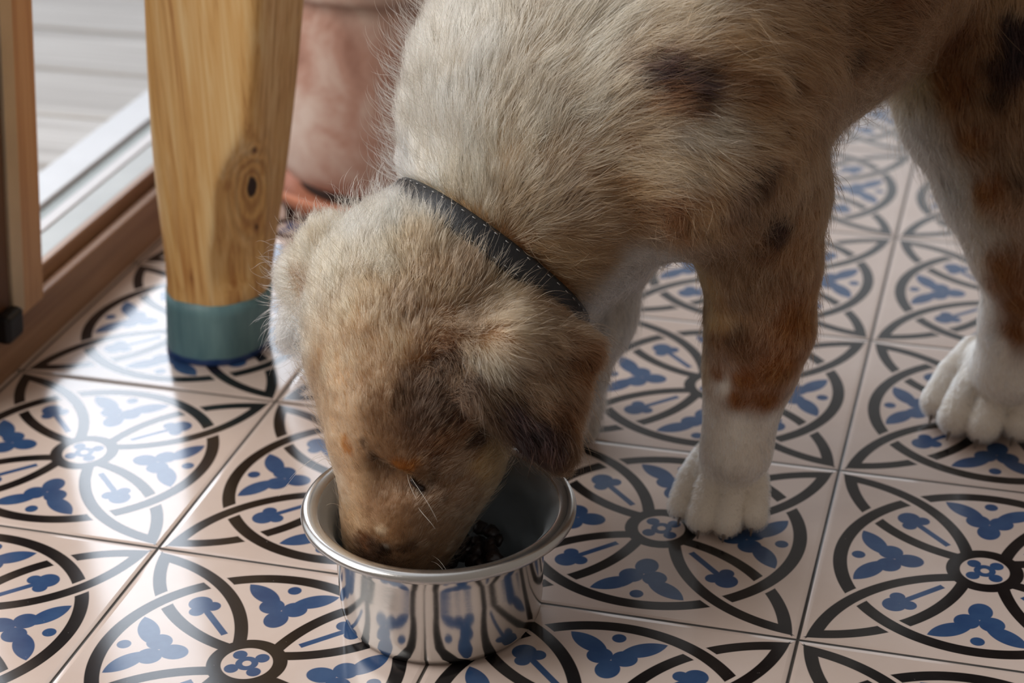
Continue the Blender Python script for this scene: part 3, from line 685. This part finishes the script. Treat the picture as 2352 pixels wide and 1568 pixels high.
    C_ = np.clip(C_*tone, 0.01, .93)
    at_ = hc.attributes.new('coat', 'FLOAT_COLOR', 'CURVE')
    at_.data.foreach_set('color', np.concatenate([C_, np.ones((N, 1))], 1).astype(np.float32).ravel())
    o = bpy.data.objects.new(name, hc); col.objects.link(o); hc.materials.append(HAIR); o.parent = dog
    return o
HAIR = coat_mat('dog_hair', True)
if FUR_N > 0:
    strands('fur', int(460000*FUR_N))
    strands('fur', int(26000*FUR_N), wid=.00007, lenmul=1.25, seed=8, stray=.5, clump=3, cs=.3, lm=1.7, pts=8)

# ------------------------------------------------------------------ collar, worn round the neck
def collar():
    P1, P2, P3, n, c_ = CP
    u = P3-c_; u /= np.linalg.norm(u); v = np.cross(n, u); rs = []
    M_ = 120
    for k in range(M_):
        a = 2*math.pi*k/M_; dr = u*math.cos(a)+v*math.sin(a); t_ = np.linspace(.02, .14, 241); s = sdf(c_+t_[:, None]*dr)+.0005
        j = np.argmax(s > 0); rs.append(min(t_[j], .068))
    rs = np.array(rs)
    for _ in range(30): rs = np.maximum(rs, (np.roll(rs, 1)+np.roll(rs, -1))/2)*.5+(np.roll(rs, 1)+np.roll(rs, -1))*.25
    vs, fs = [], []
    # rounded strap section
    sec = [(-.0070, .0042), (-.0082, .0060), (-.0078, .0074), (-.0060, .0083), (0, .0086), (.0060, .0083), (.0078, .0074), (.0082, .0060), (.0070, .0042)]
    for k in range(M_):
        a = 2*math.pi*k/M_; dr = u*math.cos(a)+v*math.sin(a)
        for w_, o_ in sec: vs.append(c_+dr*(rs[k]+o_)+n*w_)
    m_ = len(sec)
    for k in range(M_):
        k2 = (k+1) % M_
        for j in range(m_): fs.append((k*m_+j, k*m_+(j+1) % m_, k2*m_+(j+1) % m_, k2*m_+j))
    m, nt, bs = material('black_collar'); bs.inputs['Base Color'].default_value = (*srgb(26, 28, 32), 1); bs.inputs['Roughness'].default_value = .42
    bump(nt, bs, noise(nt, 700, 2), .5, .0006)
    o = link('collar', mesh('collar', vs, fs), m, dog); o['label'] = 'thin black leather collar'
    # stitches
    sv, sf = [], []
    for k in range(0, M_, 2):
        for w_ in (-.0058, .0058):
            a = 2*math.pi*k/M_; a2 = a+.030; q = []
            for a_ in (a, a2):
                dr = u*math.cos(a_)+v*math.sin(a_); r_ = np.interp(a_ % (2*math.pi), np.arange(M_+1)*2*math.pi/M_, np.append(rs, rs[0]))
                for dw in (-.00025, .00025): q.append(c_+dr*(r_+.0085)+n*(w_+dw))
            b_ = len(sv); sv += q; sf.append((b_, b_+1, b_+3, b_+2))
    st = link('stitching', mesh('stitching', sv, sf), plain('thread', srgb(150, 150, 150), .6), o)
    sm = st.modifiers.new('t', 'SOLIDIFY'); sm.thickness = .0003
collar()

# ------------------------------------------------------------------ claws, nose, eyes, whiskers
CLAW = plain('claw', srgb(112, 98, 88), .35, 0, .2)
for a, b, s in CLAWS:
    m_ = (a+b)/2; m_ = m_+np.array([0, 0, .0012]); tube('claw', [a, m_, b], [.0015*s, .0012*s, .0004*s], CLAW, dog, 8)
def blob(name, c_, rad, ax, mat, n=16):
    vs, fs = [], []
    for i in range(n+1):
        th = math.pi*i/n
        for j in range(2*n):
            ph = math.pi*j/n; l = np.array([math.sin(th)*math.cos(ph)*rad[0], math.cos(th)*rad[1], math.sin(th)*math.sin(ph)*rad[2]])
            vs.append(c_+l@ax)
    for i in range(n):
        for j in range(2*n): fs.append((i*2*n+j, i*2*n+(j+1) % (2*n), (i+1)*2*n+(j+1) % (2*n), (i+1)*2*n+j))
    return link(name, mesh(name, vs, fs), mat, dog)
NOSE = plain('nose_leather', srgb(38, 30, 30), .4, 0, .3, 300, .4)
blob('nose', at(872, 1300, 1.138), (.0125, .010, .012), CAMAX, NOSE)
# closed eye: a dark lid line under the brow
EYE = plain('eyelid', srgb(34, 24, 20), .35)
def surf(px, py, off=.0015):
    p = hit(px, py); return p+sgrad(p[None])[0]*off
tube('eyelid', [surf(x, y, .0016) for x, y in bezier([(946, 1096), (951, 1111), (961, 1121), (974, 1124)], 10)], [.0005]+[.0014]*9+[.0005], EYE, dog, 8)
WH = plain('whisker', srgb(232, 226, 216), .35)
for p in ([(800, 1075, 1.12), (770, 1010, 1.115), (715, 1030, 1.11), (640, 1140, 1.105)], [(800, 1068, 1.12), (755, 1025, 1.11), (700, 1055, 1.10), (665, 1100, 1.10)], [(806, 1050, 1.12), (760, 1040, 1.11), (730, 1055, 1.10), (712, 1078, 1.10)],
          [(938, 1085, 1.100), (950, 1110, 1.088), (985, 1150, 1.080), (1005, 1198, 1.078)], [(935, 1080, 1.100), (935, 1110, 1.088), (950, 1130, 1.082), (957, 1148, 1.08)], [(952, 1145, 1.105), (960, 1175, 1.09), (985, 1190, 1.085), (1000, 1215, 1.085)],
          [(800, 1180, 1.125), (785, 1160, 1.12), (765, 1150, 1.115), (750, 1160, 1.11)], [(795, 1195, 1.125), (780, 1150, 1.12), (770, 1130, 1.115), (768, 1115, 1.11)], [(970, 1272, 1.118), (1000, 1270, 1.11), (1015, 1290, 1.105), (1030, 1318, 1.103)], [(980, 1290, 1.118), (1000, 1285, 1.11), (1012, 1300, 1.105), (1022, 1315, 1.105)]):
    tube('whisker', bezier([at(*q) for q in p], 12), [.00011*(1-.05*i) for i in range(13)], WH, dog, 5)
